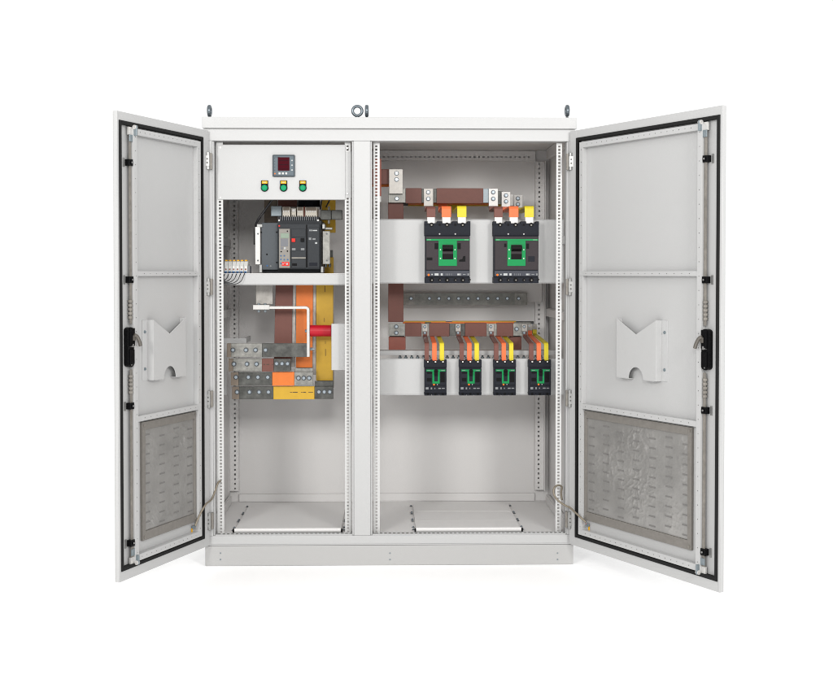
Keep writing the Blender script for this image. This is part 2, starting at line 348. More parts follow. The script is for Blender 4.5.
# ------------------------------------------------------------------ doors
def make_door(kind):
    if kind == 'L': hx, s, al, w = 210.66, -1, R(67.64), 151.95
    else: hx, s, al, w = 570.17, 1, R(61.33), 208.3
    hy = -4.0
    def tf(a, n, z): return (hx+a*s*cos(al)-n*s*sin(al), hy-a*sin(al)-n*cos(al), z)
    Z0, Z1, T = 22.1, 435.3, 4.7
    D = lambda: MB(tf)
    # pan: skin, returns, inner flange all round
    b = D(); b.box(0, w, -T, -4.0, Z0, Z1)
    b.box(0, .8, -4, -.7, Z0, Z1); b.box(w-.8, w, -4, -.7, Z0, Z1); b.box(.8, w-.8, -4, -.7, Z0, Z0+.8); b.box(.8, w-.8, -4, -.7, Z1-.8, Z1)
    g0, g1, gz0, gz1 = 10.2, w-2.5, 31.0, 427.6
    b.box(0, g0, -.7, 0, Z0, Z1); b.box(g1, w, -.7, 0, Z0, Z1); b.box(g0, g1, -.7, 0, Z0, gz0); b.box(g0, g1, -.7, 0, gz1, Z1)
    door = b.build('door', 'paint', cab, .3)
    door['label'] = ('narrower' if kind == 'L' else 'wider')+' pale grey door swung open, showing its inner face'
    gw = 3.2
    b = D()
    b.box(g0, g0+gw-.4, -3.9, .9, gz0, gz1); b.box(g1-gw, g1, -3.9, .9, gz0, gz1)
    b.box(g0+gw-.4, g1-gw, -3.9, .9, gz0, gz0+gw); b.box(g0+gw-.4, g1-gw, -3.9, .9, gz1-gw, gz1)
    b.build('gasket', 'rubber', door, .35)
    # tubular frame with a row of holes
    pf = w-28.0
    def ring(zmin, zmax):
        b = D(); N0, N1 = -3.95, 1.4
        b.box(16.6, 22.2, N0, N1, zmin, zmax); b.box(pf, pf+5.6, N0, N1, zmin, zmax)
        b.box(22.2, pf, N0, N1, zmax-5.6, zmax); b.box(22.2, pf, N0, N1, zmin, zmin+5.6)
        z = zmin+8
        while z < zmax-4:
            for a in (19.6, pf+2.6): b.box(a-.45, a+.45, N1-.2, N1+.03, z-.45, z+.45, 1)
            z += 12.4
        a = 28.
        while a < pf-2:
            for z in (zmax-2.6, zmin+2.8): b.box(a-.45, a+.45, N1-.2, N1+.03, z-.45, z+.45, 1)
            a += 7.6
        return b.build('stiffening_frame', ['paint','hole'], door, .3)
    ring(35.2, 422.6)
    for z0, z1 in ((291.2, 295.6), (160.4, 165.4)):
        b = D(); b.box(22.3, pf-.1, -3.95, 1.2, z0, z1); a = 27.
        while a < pf-3: b.box(a-.45, a+.45, 1.0, 1.23, (z0+z1)/2-.4, (z0+z1)/2+.5, 1); a += 9.6
        b.build('cross_rail', ['paint','hole'], door, .3)
    # fold lines of the panel below the filter rail
    # filter: frame and quilted foil with slits
    f0, f1, fz0, fz1 = 22.4, (114.2 if kind == 'L' else 172.4), 50.6, 158.6
    b = D()
    bt, bb, bl, br_ = 7.0, 8.2, 3.2, 5.0
    b.box(f0, f0+bl, -3.9, -1.2, fz0, fz1); b.box(f1-br_, f1, -3.9, -1.2, fz0, fz1)
    b.box(f0+bl, f1-br_, -3.9, -1.2, fz0, fz0+bb); b.box(f0+bl, f1-br_, -3.9, -1.2, fz1-bt, fz1)
    filt = b.build('filter_frame', 'filterframe', door, .2)
    for a, z in ((f0+2,fz0+3),(f1-2.4,fz0+3),(f0+2,fz1-3),(f1-2.4,fz1-3)):
        q = D(); q.cyl((a,-1.3,z),(a,-.5,z),1.2,10); q.build('screw', 'zincdull', door, 0)
    a0, a1, m0, m1 = f0+bl+.1, f1-br_-.1, fz0+bb+.1, fz1-bt-.1
    nx, nz = int((a1-a0)/.8), int((m1-m0)/.8)
    from mathutils import noise, Vector
    sd = 3.1 if kind == 'L' else 11.7
    def hgt(a, z):
        e = min(1, (a-a0)/6, (a1-a)/6, (z-m0)/6, (m1-z)/6); e = max(0, e)
        q = Vector((a*.07+sd, z*.075, sd))
        patch = max(0, .25+noise.noise(q*.35+Vector((3,7,2))))*1.6+.35*(z-m0)/(m1-m0)
        tot = .25*noise.noise(q*.5)
        for k, am in ((1.3,.30), (2.4,.30), (4.6,.18)):
            r = max(0, 1-abs(noise.noise(q*k+Vector((5*k,2,1))))*2.6); tot += patch*am*r*r*r
        return -2.6+e*tot
    b = D()
    vs = [(a0+(a1-a0)*i/nx, hgt(a0+(a1-a0)*i/nx, m0+(m1-m0)*j/nz), m0+(m1-m0)*j/nz) for j in range(nz+1) for i in range(nx+1)]
    b.add(vs, [(j*(nx+1)+i, j*(nx+1)+i+1, (j+1)*(nx+1)+i+1, (j+1)*(nx+1)+i) for j in range(nz) for i in range(nx)])
    nc = 4 if kind == 'L' else 7; step = (a1-a0)/(nc-.55); nr = 10
    for c in range(nc):
        for r in range(nr):
            a = a0+2.5+c*step+(random.uniform(-.2,.2)); z = m0+3.5+(m1-m0-7)*(r+(.42 if c % 2 else 0))/(nr-.4)
            lw = min(8.6, a1-.5-a)
            if lw < 2: continue
            k = 5; vs = []
            for t in range(k+1):
                aa = a+lw*t/k
                for dz in (-.75, .75): vs.append((aa, hgt(aa, z+dz)+.22, z+dz))
            b.add(vs, [(2*t,2*t+2,2*t+3,2*t+1) for t in range(k)], 1)
    b.build('filter_mat', ['mat','slot'], door, 0, smooth=True)
    # document pocket
    p0, p1 = (47.8, 101.9) if kind == 'L' else (76.2, 130.4)
    q0, q1, N = 196.0, 251.2, 3.0; c = (p0+p1)/2
    outline = [(p0,q0),(c-10.2,q0)]+[(c-10.2*cos(pi*i/14), q0+11.*sin(pi*i/14)) for i in range(1,14)]+[(c+10.2,q0),(p1,q0),(p1,q1),(c,237.4),(p0,q1)]
    b = D(); th = .5
    # front sheet as fan quads between bottom edge and top edge
    bot = [(p0,q0)]+[(c-10.2*cos(pi*i/14), q0+11.*sin(pi*i/14)) for i in range(0,15)]+[(p1,q0)]
    topz = lambda a: 237.4+(q1-237.4)*abs(a-c)/(p1-c)
    vs = []
    for a, z in bot: vs += [(a,N,z),(a,N-th,z),(a,N,topz(a)),(a,N-th,topz(a))]
    fs = []
    for i in range(len(bot)-1):
        k = 4*i; fs += [(k,k+4,k+6,k+2),(k+1,k+3,k+7,k+5),(k,k+1,k+5,k+4),(k+2,k+6,k+7,k+3)]
    fs += [(0,2,3,1),(4*len(bot)-4,4*len(bot)-3,4*len(bot)-1,4*len(bot)-2)]
    b.add(vs, fs)
    b.box(p1-.02, p1+.5, -3.9, N, q0, q1); b.box(p0-.5, p0+.02, -3.9, N, q0, q1)
    for e0, e1 in ((p0+3,c-10.6),(c+10.6,p1-3)): b.box(e0, e1, -3.9, N-.1, q0-.5, q0)
    b.box(p1+.5, p1+8.2, -3.95, -3.4, q0, q1); b.box(p0-8.2, p0-.5, -3.95, -3.4, q0, q1)
    pk = b.build('document_pocket', 'paint', door, .15)
    for z in (240.3, 206.5):
        for a in (p1+4.6, p0-4.6):
            q = D(); q.cyl((a,-3.4,z),(a,-2.2,z),1.0,6); q.cyl((a,-3.4,z),(a,-3.2,z),1.5,12); q.build('nut', 'blued', door, 0)
    # locking bars, guides, hooks, lock
    ra = w-20.2
    for z0, z1 in ((248.5, 419), (40, 208)):
        b = D(); b.box(ra-1.5, ra+1.3, -1.6, -.4, z0, z1)
        # adjuster linkage next to the lock
        e = z0 if z0 > 200 else z1; sg = 1 if z0 > 200 else -1
        for i in range(5):
            z = e+sg*(6+i*3.6); b.cyl((ra,-1.4,z-1.1),(ra,-1.4,z+1.1),2.1,8,1)
        b.build('locking_rod', ['zincdull','zincdull'], door, .12)
    for z in (391.9, 288.0, 175.5, 52.8):
        b = D(); b.box(ra-3.4, ra+3.4, -3.9, .8, z-2.9, z+2.9, 0); b.box(ra-1., ra+1.6, .8, 1.6, z-1.5, z+1.5, 0); b.box(ra+4.2, ra+6.8, -3.9, -3.3, z-4, z+4, 1)
        b.cyl((ra+.4,1.5,z),(ra+.4,2.0,z),.9,10,1)
        b.build('rod_guide', ['black','zinc'], door, .25)
    for up, zb in ((1, 412.0), (-1, 46.0)):
        b = D()
        b.box(ra-4.6, ra+2.4, -.3, .7, zb-4.5 if up < 0 else zb-1.5, zb+1.5 if up < 0 else zb+4.5, 0)
        z0, z1 = (zb+4.5, zb+13) if up > 0 else (zb-12.5, zb-4.5)
        b.box(ra-4.4, ra-2.6, -.2, 4.2, z0-.5, z1, 0); b.box(ra-2.6, ra+2.6, -2.4, -.2, z0, z1-1.5, 1)
        zz = z1-1.6 if up > 0 else z0+1.2
        b.cyl((ra-5.0,2.2,zz),(ra-1.8,2.2,zz),2.0,14,1)
        b.build('lock_hook', ['blued','lug'], door, .2)
    la = w-18.2
    b = D()
    n = 8; zc0, zc1, hw = 213.5, 243.0, 4.6
    out = [(la+hw*cos(pi*i/n), zc1+2.8*sin(pi*i/n)) for i in range(n+1)]+[(la-hw*cos(pi*i/n), zc0-3.2*sin(pi*i/n)) for i in range(n+1)]
    b.prism(out, -3.9, .9, 'y'); b.box(la-3.2, la+3.2, .9, 2.4, 213, 226); b.box(la-3.0, la+3.4, .9, 2.9, 229, 245)
    lk = b.build('lock_case', 'black', door, .3)
    b = D(); b.box(la-2.6, la+.4, 2.9, 4.2, 234, 238.5); b.tube([(la-.5,3.6,239),(la-3.2,4.8,237.5),(la-5.6,5.6,233),(la-7.0,5.8,229)], 1.7, 8); b.build('lock_lever', 'lever', door, .15)
    b = D()
    for a, z in ((la,243),(la,212.5),(la+1.5,229)): b.cyl((a,.8,z),(a,3.2 if z > 220 and z < 235 else 1.5,z),.8,10)
    b.box(la-1.2, la+.8, 2.3, 3.0, 228, 231); b.build('lock_screw', 'zinc', door, 0)
    # earth stud with its yellow tag
    a, z = (27.6, 46)
    b = D(); b.cyl((a,-3.9,z),(a,.6,z),1.0,10,0); b.cyl((a,-2,z),(a,-1.2,z),1.9,12,0); b.box(a-.9, a+.9, -3.6, -3.2, z-5.6, z-1.6, 1); b.cyl((a-2.4,-3.9,z+.4),(a-2.4,-1.9,z+.4),.8,8,2)
    b.build('earth_stud', ['blued','legend','red'], door, .1)
    # hinges
    for zc in (405.0, 280.2, 168.6, 46.6):
        x = hx-s*1.6
        b = MB(); sg = s
        b.box(min(x,x+sg*4.2), max(x,x+sg*4.2), -8.4, -4.6, zc-5.4, zc+5.4, 0)
        b.box(min(x-sg*2.0,x+sg*.2), max(x-sg*2.0,x+sg*.2), -5.2, -.2, zc-8.0, zc+8.0, 1)
        for q in (-6.9, 6.9): b.cyl((x+sg*1.6,-6.5,zc+q-1.6),(x+sg*1.6,-6.5,zc+q+1.6),1.9,14,0); b.box(min(x+sg*1.4,x+sg*5.0), max(x+sg*1.4,x+sg*5.0), -6.4, -4.4, zc+q-1.5, zc+q+1.5, 1)
        for q in (-1.9, 1.9): b.cyl((x+sg*2.1,-8.4,zc+q),(x+sg*2.1,-8.7,zc+q),.75,10,2)
        b.build('hinge', ['zinc','zincdull','hole'], door, .2)
    return tf
TFL = make_door('L'); TFR = make_door('R')

# earth cables from door to frame
b = MB(); p = TFL(27.6, .3, 47)
b.tube([p, TFL(23,2,56), TFL(14,4,66), (213.0,-3,69), (217.5,6,82.5), (219.5,10.6,84)], .95, 8)
o = b.build('earth_cable', 'braid', None, 0, True, origin=p); tag(o, 'braided earth cable running straight up from the left door to the frame', 'cable', 'earth cables to the doors')
b = MB(); p = TFR(27.4, .3, 49)
q = lambda u, v, Y_: (at(u, v, Y_)[0], Y_, at(u, v, Y_)[1])
b.tube([p, TFR(22,2.6,53), TFR(14,3.6,57), TFR(6,4.2,60.5), q(566,506,-9), q(558.2,500.7,-4), q(553.9,494,-2), q(554.3,488,0), q(558.2,485.3,3), q(561.8,487.2,6), q(561,493,9), q(562,500,10.2)], 1.0, 8)
o = b.build('earth_cable', 'braid', None, 0, True, origin=p); tag(o, 'braided earth cable curling in a loop beside the right door', 'cable', 'earth cables to the doors')

# ------------------------------------------------------------------ instruments on the panel
Y = 9.5
x0, x1, z0, z1 = rect(272.5, 154.6, 294.8, 176.6, Y-2.6)
t = thing('power_meter', 'square grey panel meter with a dark red display above the three green lamps', 'meter', ((x0+x1)/2, Y, z0))
b = MB(); b.box(x0, x1, Y-2.6, Y, z0, z1); b.build('bezel', 'meter', t, .7)
w_ = x1-x0; b = MB(); b.box(x0+1.2, x1-1.2, Y-2.9, Y-2.55, z0+1.2, z1-1.2); b.build('face_plate', 'meterface', t, .3)
b = MB(); sx0, sx1, sz0, sz1 = x0+w_*.24, x0+w_*.76, z0+w_*.27, z0+w_*.87
b.box(sx0, sx1, Y-3.15, Y-2.8, sz0, sz1)
for k in range(3): b.box(sx0+1, sx1-1, Y-3.22, Y-3.1, sz0+1.2+k*4.3, sz0+1.9+k*4.3, 1)
b.build('display', ['screen','screenrow'], t, .1)
for k in range(3):
    b = MB(); xx = x0+w_*(.27+.15*k); b.box(xx, xx+2.1, Y-3.5, Y-2.85, z0+2.2, z0+4.2); b.build('key', 'termgrey', t, .25)
b = MB()
for k in range(3): b.box(x1-3.6, x1-1.9, Y-3.0, Y-2.85, z0+6+k*4.8, z0+7.2+k*4.8, 0); 
for k in range(5): b.box(x0+1.7, x0+2.7, Y-3.0, Y-2.85, z0+6+k*3, z0+6.7+k*3, 1)
b.box(x0+2, x0+7, Y-3.0, Y-2.85, z1-2.6, z1-2.0, 1)
b.build('face_print', ['mark','meter'], t, 0)
b = MB(); b.cyl((x0+2.4,Y-2.85,z0+3),(x0+2.4,Y-3.2,z0+3),.7,10); b.build('status_light', 'signal', t, 0)
def indicator(x, zc, label):
    t = thing('indicator_lamp', label, 'indicator lamp', (x, Y, zc-4), 'green indicator lamps below the meter')
    b = MB(); b.box(x-3.5, x+3.5, Y-1.2, Y, zc-.5, zc+7.4); b.cyl((x,Y,zc),(x,Y-1.5,zc),3.8,28); b.build('bezel', 'black', t, .2)
    b = MB(); b.cyl((x,Y-1.5,zc),(x,Y-3.0,zc),3.05,28,0,2.9); b.cyl((x,Y-3.0,zc),(x,Y-3.5,zc),2.9,28,0,2.0); b.build('lens', 'greenlens', t, .2)
    b = MB(); b.box(x-2.7, x+2.7, Y-1.5, Y-1.1, zc+4.2, zc+6.8); b.box(x-1.5, x+1.4, Y-1.56, Y-1.45, zc+5.3, zc+5.9, 1); b.build('legend', ['legend','mark'], t, .1)
for u, l in ((264.5,'left'),(283.5,'middle'),(302.7,'right')):
    x, z = at(u, 187.7, Y-2); indicator(x, z, l+' of the three green lamps with yellow legend plates below the meter')

# ------------------------------------------------------------------ moulded case breakers
def toggle_breaker(big, x0, x1, z0, z1, Yp, label):
    t = thing('circuit_breaker', label, 'circuit breaker', ((x0+x1)/2, Yp, z0), 'large green-fronted breakers' if big else 'small green-fronted breakers')
    W, H = x1-x0, z1-z0
    X = lambda f: x0+W*f
    Z = lambda f: z1-H*f               # f measured downwards
    Yf = Yp-(16 if big else 12)        # cover face
    if big:
        b = MB(); n = 3
        b.box(x0, x1, Yf+4, Yp, Z(.235), Z(.03)); b.box(x0+.8, x1-.8, Yf+1.5, Yp, Z(.90), Z(.235)); b.box(x0+.4, x1-.4, Yf+3, Yp, Z(1), Z(.90))
        b.build('housing', 'shield', t, .5)
        for f, wd in ((0.0,.07),(.27,.12),(.60,.12),(.93,.07)):
            b = MB(); b.box(X(f), X(f+wd), Yf+3.6, Yp-1, Z(.06), Z(0)); b.build('phase_barrier', 'shield', t, .3)
        for f in (.155, .49, .83):
            b = MB(); b.cyl((X(f),Yf+3.9,Z(.055)),(X(f),Yf+3.4,Z(.055)),2.2,14,1); b.cyl((X(f),Yf+3.4,Z(.06)),(X(f),Yf+3.1,Z(.06)),.9,8,0); b.build('terminal_screw', ['zincdull','black'], t, 0)
        for f in (.33, .67):
            b = MB(); b.cyl((X(f),Yf+3.9,Z(.055)),(X(f),Yf+3.5,Z(.055)),1.2,12,1); b.cyl((X(f),Yf+3.9,Z(.205)),(X(f),Yf+3.5,Z(.205)),.8,10,0); b.build('cover_screw', ['zinc','black'], t, 0)
        b = MB(); b.box(X(.035), X(.975), Yf+.6, Yf+4, Z(.785), Z(.245)); b.build('front_cover', 'graphite', t, .4)
        b = MB()
        b.box(X(.04), X(.97), Yf, Yf+1, Z(.315), Z(.286))
        gx0, gx1 = X(.305), X(.70)
        wx0, wx1, wz0, wz1 = X(.385), X(.62), Z(.615), Z(.38)
        b.box(gx0, gx1, Yf, Yf+1, Z(.38), Z(.316)); b.box(gx0, gx1, Yf, Yf+1, Z(.72), wz0)
        b.box(gx0, wx0, Yf, Yf+1, wz0, Z(.3805)); b.box(wx1, gx1, Yf, Yf+1, wz0, Z(.3805))
        b.box(X(.06), X(.14), Yf-.05, Yf+.3, Z(.304), Z(.297), 1); b.box(X(.86), X(.95), Yf-.05, Yf+.3, Z(.304), Z(.297), 1)
        for fx in (.345, .66):
            for fz in (.46, .60): b.cyl((X(fx),Yf+.1,Z(fz)),(X(fx),Yf-.1,Z(fz)),.7,10,2)
        b.build('front_plate', ['green','mark','lug'], t, .15)
        b = MB(); b.box(wx0, wx1, Yf+2.2, Yf+3.2, wz0, wz1); b.box(wx0+.1, wx1-.1, Yf+.3, Yf+2.2, wz0+.2, wz0+5.5); b.prism([(Yf+2.4,wz1-7.5),(Yf-6,wz1-4.6),(Yf-6,wz1-1.6),(Yf+2.4,wz1-.4)], wx0+.5, wx1-.3, 'x'); b.build('toggle', 'darkbrown', t, .35)
        b = MB(); b.box(X(.22), X(.295), Yf+.3, Yf+.8, Z(.45), Z(.355)); b.box(X(.715), X(.785), Yf+.3, Yf+.8, Z(.45), Z(.355))
        b.box(X(.05), X(.17), Yf+.3, Yf+.8, Z(.63), Z(.585)); b.prism([(X(.75),Z(.65)),(X(.885),Z(.65)),(X(.885),Z(.56)),(X(.84),Z(.565)),(X(.82),Z(.61)),(X(.75),Z(.625))], Yf+.3, Yf+.8); b.build('window', 'black', t, .08)
        b = MB(); b.box(X(.03), X(.97), Yf, Yf+3.5, Z(.885), Z(.80))
        b.build('trip_unit', 'slatemid', t, .3)
        b = MB(); b.cyl((X(.09),Yf+.1,Z(.865)),(X(.09),Yf-.25,Z(.865)),1.15,12,0); b.build('trip_light', 'signal', t, 0)
        b = MB()
        for fx, wd, m, h in ((.15,.03,0,.02),(.22,.085,0,.034),(.35,.045,0,.034),(.46,.01,1,.03),(.50,.01,1,.03),(.54,.01,1,.03),(.58,.01,1,.03),(.71,.05,0,.026),(.76,.035,1,.03),(.83,.06,1,.014),(.93,.035,1,.03)):
            b.box(X(fx), X(fx+wd), Yf-.06, Yf+.3, Z(.858+h/2), Z(.858-h/2), m)
        b.build('trip_print', ['mark','markdim'], t, 0)
        for f, r in ((.155,1.9),(.33,1.3),(.49,1.9),(.67,1.3),(.83,1.9),(.985,.9)):
            b = MB(); b.cyl((X(f),Yf+3,Z(.945)),(X(f),Yf+2.5,Z(.945)),r*1.25,14,1); b.cyl((X(f)+.4,Yf+2.5,Z(.95)),(X(f)+.4,Yf+2.2,Z(.95)),r*.4,8,0); b.build('terminal_screw', ['zincdull','black'], t, 0)
    else:
        b = MB(); b.box(x0, x1, Yf+3.5, Yp, Z(.22), Z(.03)); b.box(x0+.4, x1-.4, Yf+1.2, Yp, Z(.92), Z(.22))
        b.box(x0, x1, Yf+3, Yp, Z(.955), Z(.92))
        for f in (0, .335, .665): b.box(X(f)+.25, X(f+.335)-.25, Yf+3.1, Yp, Z(1), Z(.955))
        b.build('housing', 'shield', t, .4)
        for f in (.0, .30, .64, .92):
            b = MB(); b.box(X(f), X(f+.075), Yf+3.2, Yp-1, Z(.06), Z(0)); b.build('phase_barrier', 'shield', t, .25)
        for f in (.165, .5, .83):
            b = MB(); b.cyl((X(f),Yf+3.4,Z(.055)),(X(f),Yf+2.9,Z(.055)),1.6,12,1); b.cyl((X(f),Yf+2.9,Z(.055)),(X(f),Yf+2.6,Z(.055)),.9,8,0); b.build('terminal_screw', ['lug','black'], t, 0)
        b = MB(); b.box(X(.06), X(.95), Yf+.5, Yf+3, Z(.70), Z(.235)); b.build('front_cover', 'shield', t, .35)
        b = MB(); b.box(X(.09), X(.93), Yf-.2, Yf+.8, Z(.315), Z(.265)); 
        gx0, gx1, wx0, wx1 = X(.36), X(.68), X(.44), X(.60)
        b.box(gx0, wx0, Yf-.2, Yf+.8, Z(.655), Z(.3155)); b.box(wx1, gx1, Yf-.2, Yf+.8, Z(.655), Z(.3155)); b.box(wx0, wx1, Yf-.2, Yf+.8, Z(.655), Z(.595))
        b.box(X(.13), X(.27), Yf-.25, Yf+.3, Z(.298), Z(.282), 1); b.box(X(.75), X(.90), Yf-.25, Yf+.3, Z(.298), Z(.282), 1)
        b.build('front_plate', ['greendeep','markdim'], t, .1)
        b = MB(); b.box(wx0, wx1, Yf+.9, Yf+1.5, Z(.595), Z(.316)); b.box(wx0+.2, wx1-.2, Yf-3.5, Yf+.9, Z(.42), Z(.335)); b.cyl((X(.52),Yf-1.,Z(.31)),(X(.52),Yf+.6,Z(.31)),2.2,14); b.build('toggle', 'darkbrown', t, .25)
        b = MB(); b.box(X(.12), X(.32), Yf+.2, Yf+.7, Z(.60), Z(.50)); b.box(X(.72), X(.90), Yf+.2, Yf+.7, Z(.62), Z(.34)); b.box(X(.12), X(.34), Yf+.2, Yf+.7, Z(.38), Z(.335)); b.build('window', 'black', t, .08)
        b = MB(); b.cyl((X(.43),Yf+.5,Z(.685)),(X(.43),Yf-.2,Z(.685)),.95,12,0); b.build('trip_light', 'signal', t, 0)
        b = MB(); b.cyl((X(.58),Yf+.5,Z(.685)),(X(.58),Yf+.2,Z(.685)),.5,10,0); b.build('test_button', 'mark', t, 0)
        b = MB(); b.box(X(.05), X(.96), Yf+.2, Yf+3, Z(.86), Z(.735)); b.build('trip_unit', 'shield', t, .25)
        b = MB()
        for fx, wd, m, h in ((.07,.12,1,.06),(.29,.06,1,.05),(.45,.04,1,.035),(.62,.12,1,.03),(.78,.12,1,.025)):
            b.box(X(fx), X(fx+wd), Yf+.12, Yf+.5, Z(.79+h/2), Z(.79-h/2), m)
        b.build('trip_print', ['mark','markdim'], t, 0)
        for f in (.165, .5, .83):
            b = MB(); b.cyl((X(f),Yf+3,Z(.96)),(X(f),Yf+2.6,Z(.96)),1.2,12,0); b.build('lower_terminal', 'black', t, 0)
    return t
YP = 44.8
x0, x1, z0, z1 = rect(424.4, 221.2, 470.4, 283.2, YP-12)
B1 = toggle_breaker(True, x0, x1, z0, z1, YP, 'left of the two large green-fronted breakers on the upper plate')
xb, _ = at(493, 240, YP-12)
B2 = copy_tree(B1); B2.location.x += (xb-x0)*S
B2['label'] = 'right of the two large breakers on the upper plate, nearer the right door'
for ch in [o for o in sc.objects if o.parent == B2 and o.name.startswith('window')]:   # its windows differ
    W, H = x1-x0, z1-z0; dx = xb-x0; X = lambda f: x0+dx+W*f; Z = lambda f: z1-H*f; Yf = YP-16
    ORG[B2.name] = ((x0+x1)/2+dx, YP, z0)
    b = MB(); b.box(X(.235), X(.285), Yf+.3, Yf+.8, Z(.415), Z(.36)); b.box(X(.715), X(.775), Yf+.3, Yf+.8, Z(.445), Z(.36)); b.build('window', 'black', B2, .08)
    b = MB(); b.box(X(.76), X(.90), Yf+.3, Yf+.8, Z(.65), Z(.565)); b.build('window', 'shield', B2, .08)
    bpy.data.objects.remove(ch)
x0, x1, z0, z1 = rect(424.1, 359.9, 446.8, 395.6, YP-9)
b1 = toggle_breaker(False, x0, x1, z0, z1, YP, 'leftmost of the four small green-fronted breakers on the lower plate')
for u, l in ((459.0,'second small green-fronted breaker from the left on the lower plate'),(493.5,'third small green-fronted breaker from the left on the lower plate'),(528.5,'rightmost of the four small breakers, beside the right mounting rail')):
    xb, _ = at(u, 380, YP-9); c = copy_tree(b1); c.location.x += (xb-x0)*S; c['label'] = l

# ------------------------------------------------------------------ right compartment busbars
def bar(name, label, cat, segs, Yf, th, v0, v1, group=None, bolts=()):
    """horizontal flat bar; segs = [(u0, u1, part name, material, proud)]"""
    xa, xb2, z0, z1 = rect(segs[0][0], v0, segs[-1][1], v1, Yf)
    t = thing(name, label, cat, (xa, Yf, z0), group)
    for u0, u1, nm, mt, pr in segs:
        x0, _ = at(u0, v0, Yf); x1, _ = at(u1, v0, Yf)
        b = MB(); b.box(x0, x1, Yf-pr, Yf+th+pr, z0-pr, z1+pr); b.build(nm, mt, t, .3)
    for u, v in bolts:
        x, z = at(u, v, Yf-.3); bolt(t, x, Yf-.6, z, 1.)
    return t
YM = (95, 116, 137)
# upper set
bar('busbar', 'upper brown sleeved busbar running level above the two large breakers', 'busbar',
    [(388.3,405.6,'bare_end','tinlight',0),(405.6,421.6,'sleeve','brown',.5),(421.6,436.6,'bare_joint','tin',0),(436.6,483.2,'sleeve','brown',.5),(483.2,488.8,'bare_end','blued',0)],
    YM[0], 4, 188.5, 202.8, 'level busbars', ((396.8,192.2),(396.8,198.6)))
bar('busbar', 'upper orange sleeved busbar, hidden close behind the upper brown one', 'busbar', [(390,408,'bare_end','tin',0),(408,497,'sleeve','orange',.5),(497,502.8,'bare_end','tin',0)], YM[1], 4, 191, 204.2, 'level busbars')
bar('busbar', 'upper yellow sleeved busbar, rearmost of the upper three', 'busbar', [(392,408,'bare_end','tin',0),(408,504,'sleeve','yellow',.5),(504,513.4,'bare_end','lug',0)], YM[2], 4, 194, 205.6, 'level busbars')
# lower set
bar('busbar', 'lower brown sleeved busbar running level above the four small breakers', 'busbar',
    [(388.6,405,'bare_end','tinlight',0),(405,421.3,'sleeve','brown',.5),(421.3,429.2,'bare_joint','tinlight',0),(429.2,449.4,'sleeve','brown',.5),(449.4,465,'bare_joint','tin',0),(465,486.6,'sleeve','brown',.5),(486.6,496.8,'bare_joint','tinlight',0),(496.8,513.2,'sleeve','brown',.5),(513.2,528,'bare_end','tinlight',0)],
    YM[0], 4, 323.6, 335.8, 'level busbars', ((396.3,326.6),(396.3,332.8),(516.5,329)))
bar('busbar', 'lower orange sleeved busbar, only its top edge showing behind the lower brown one', 'busbar', [(403,425,'sleeve','orange',.5),(425,431,'bare_joint','tin',0),(431,514,'sleeve','orange',.5),(514,531,'bare_end','tinlight',0)], YM[1], 4, 322.4, 334.8, 'level busbars', ((529.2,326),))
bar('busbar', 'lower yellow sleeved busbar, rearmost of the lower three', 'busbar', [(404,446,'sleeve','yellow',.5),(446,452,'bare_joint','tin',0),(452,516,'sleeve','yellow',.5),(516,534,'bare_end','tin',0)], YM[2], 4, 321.4, 333.4, 'level busbars', ((531.8,325),))
# risers
def riser(label, u0, u1, v0, v1, Yf, th, mt, grp='upright busbars', nm='busbar'):
    x0, x1, z0, z1 = rect(u0, v0, u1, v1, Yf)
    t = thing(nm, label, 'busbar', (x0, Yf, z0), grp)
    b = MB(); b.box(x0, x1, Yf, Yf+th, z0, z1); b.build('sleeve', mt, t, .4)
    b = MB(); b.box(x0+1.2, x1-1.2, Yf+.8, Yf+th-.8, z1, z1+4); b.build('bare_end', 'tin', t, .2)
    return t
riser('brown upright busbar joining the upper and lower levels behind the upper plate', 388.2, 403.4, 196, 322, 100.2, 4, 'brown')
riser('orange upright busbar, a thin edge showing left of the brown one', 389.4, 401, 197, 322, 121.2, 4, 'orange')
riser('yellow upright busbar, rearmost behind the brown one', 391, 402, 198, 322, 142.2, 4, 'yellow')
riser('russet sleeved busbar tail hanging below the left end of the lower busbar', 388.6, 405.6, 336.6, 351, 100.4, 4, 'redsleeve', 'busbar tails')
riser('brown sleeved busbar tail hanging below the right end of the lower busbar', 509, 521.4, 336.6, 350.8, 100.4, 4, 'brown', 'busbar tails')
# top-left feed plate and cross feed
x0, x1, z0, z1 = rect(389, 169, 402.8, 188.2, 90.5)
t = thing('connecting_plate', 'bright tinned plate with two bolts standing above the left end of the upper busbar', 'connecting plate', (x0, 91, z0))
b = MB(); b.box(x0, x1, 90.5, 93.5, z0-6, z1); b.build('plate', 'nickel', t, .3)
for v in (173.2, 179.4):
    x, z = at(396.6, v, 90); bolt(t, x, 90.4, z, 1.05)
x0, x1, z0, z1 = rect(381.6, 169, 389, 184, 96); t = thing('busbar', 'short brown feeder busbar entering from behind the centre post', 'busbar', (x0, 96, z0), 'feeder busbars')
b = MB(); b.box(x0-26, x1+8, 96, 100, z0, z1); b.build('sleeve', 'brown', t, .4); b = MB(); b.box(x1+8, x1+12, 96.6, 99.4, z0+.5, z1-.5); b.build('bare_end', 'tin', t, .2)
x0, x1, z0, z1 = rect(381.6, 176, 389, 186.6, 117); t = thing('busbar', 'short orange feeder busbar under and behind the brown feeder', 'busbar', (x0, 117, z0), 'feeder busbars')
b = MB(); b.box(x0-26, x1+8, 117, 121, z0, z1); b.build('sleeve', 'orange', t, .4); b = MB(); b.box(x1+8, x1+12, 117.6, 120.4, z0+.5, z1-.5); b.build('bare_end', 'tin', t, .2)
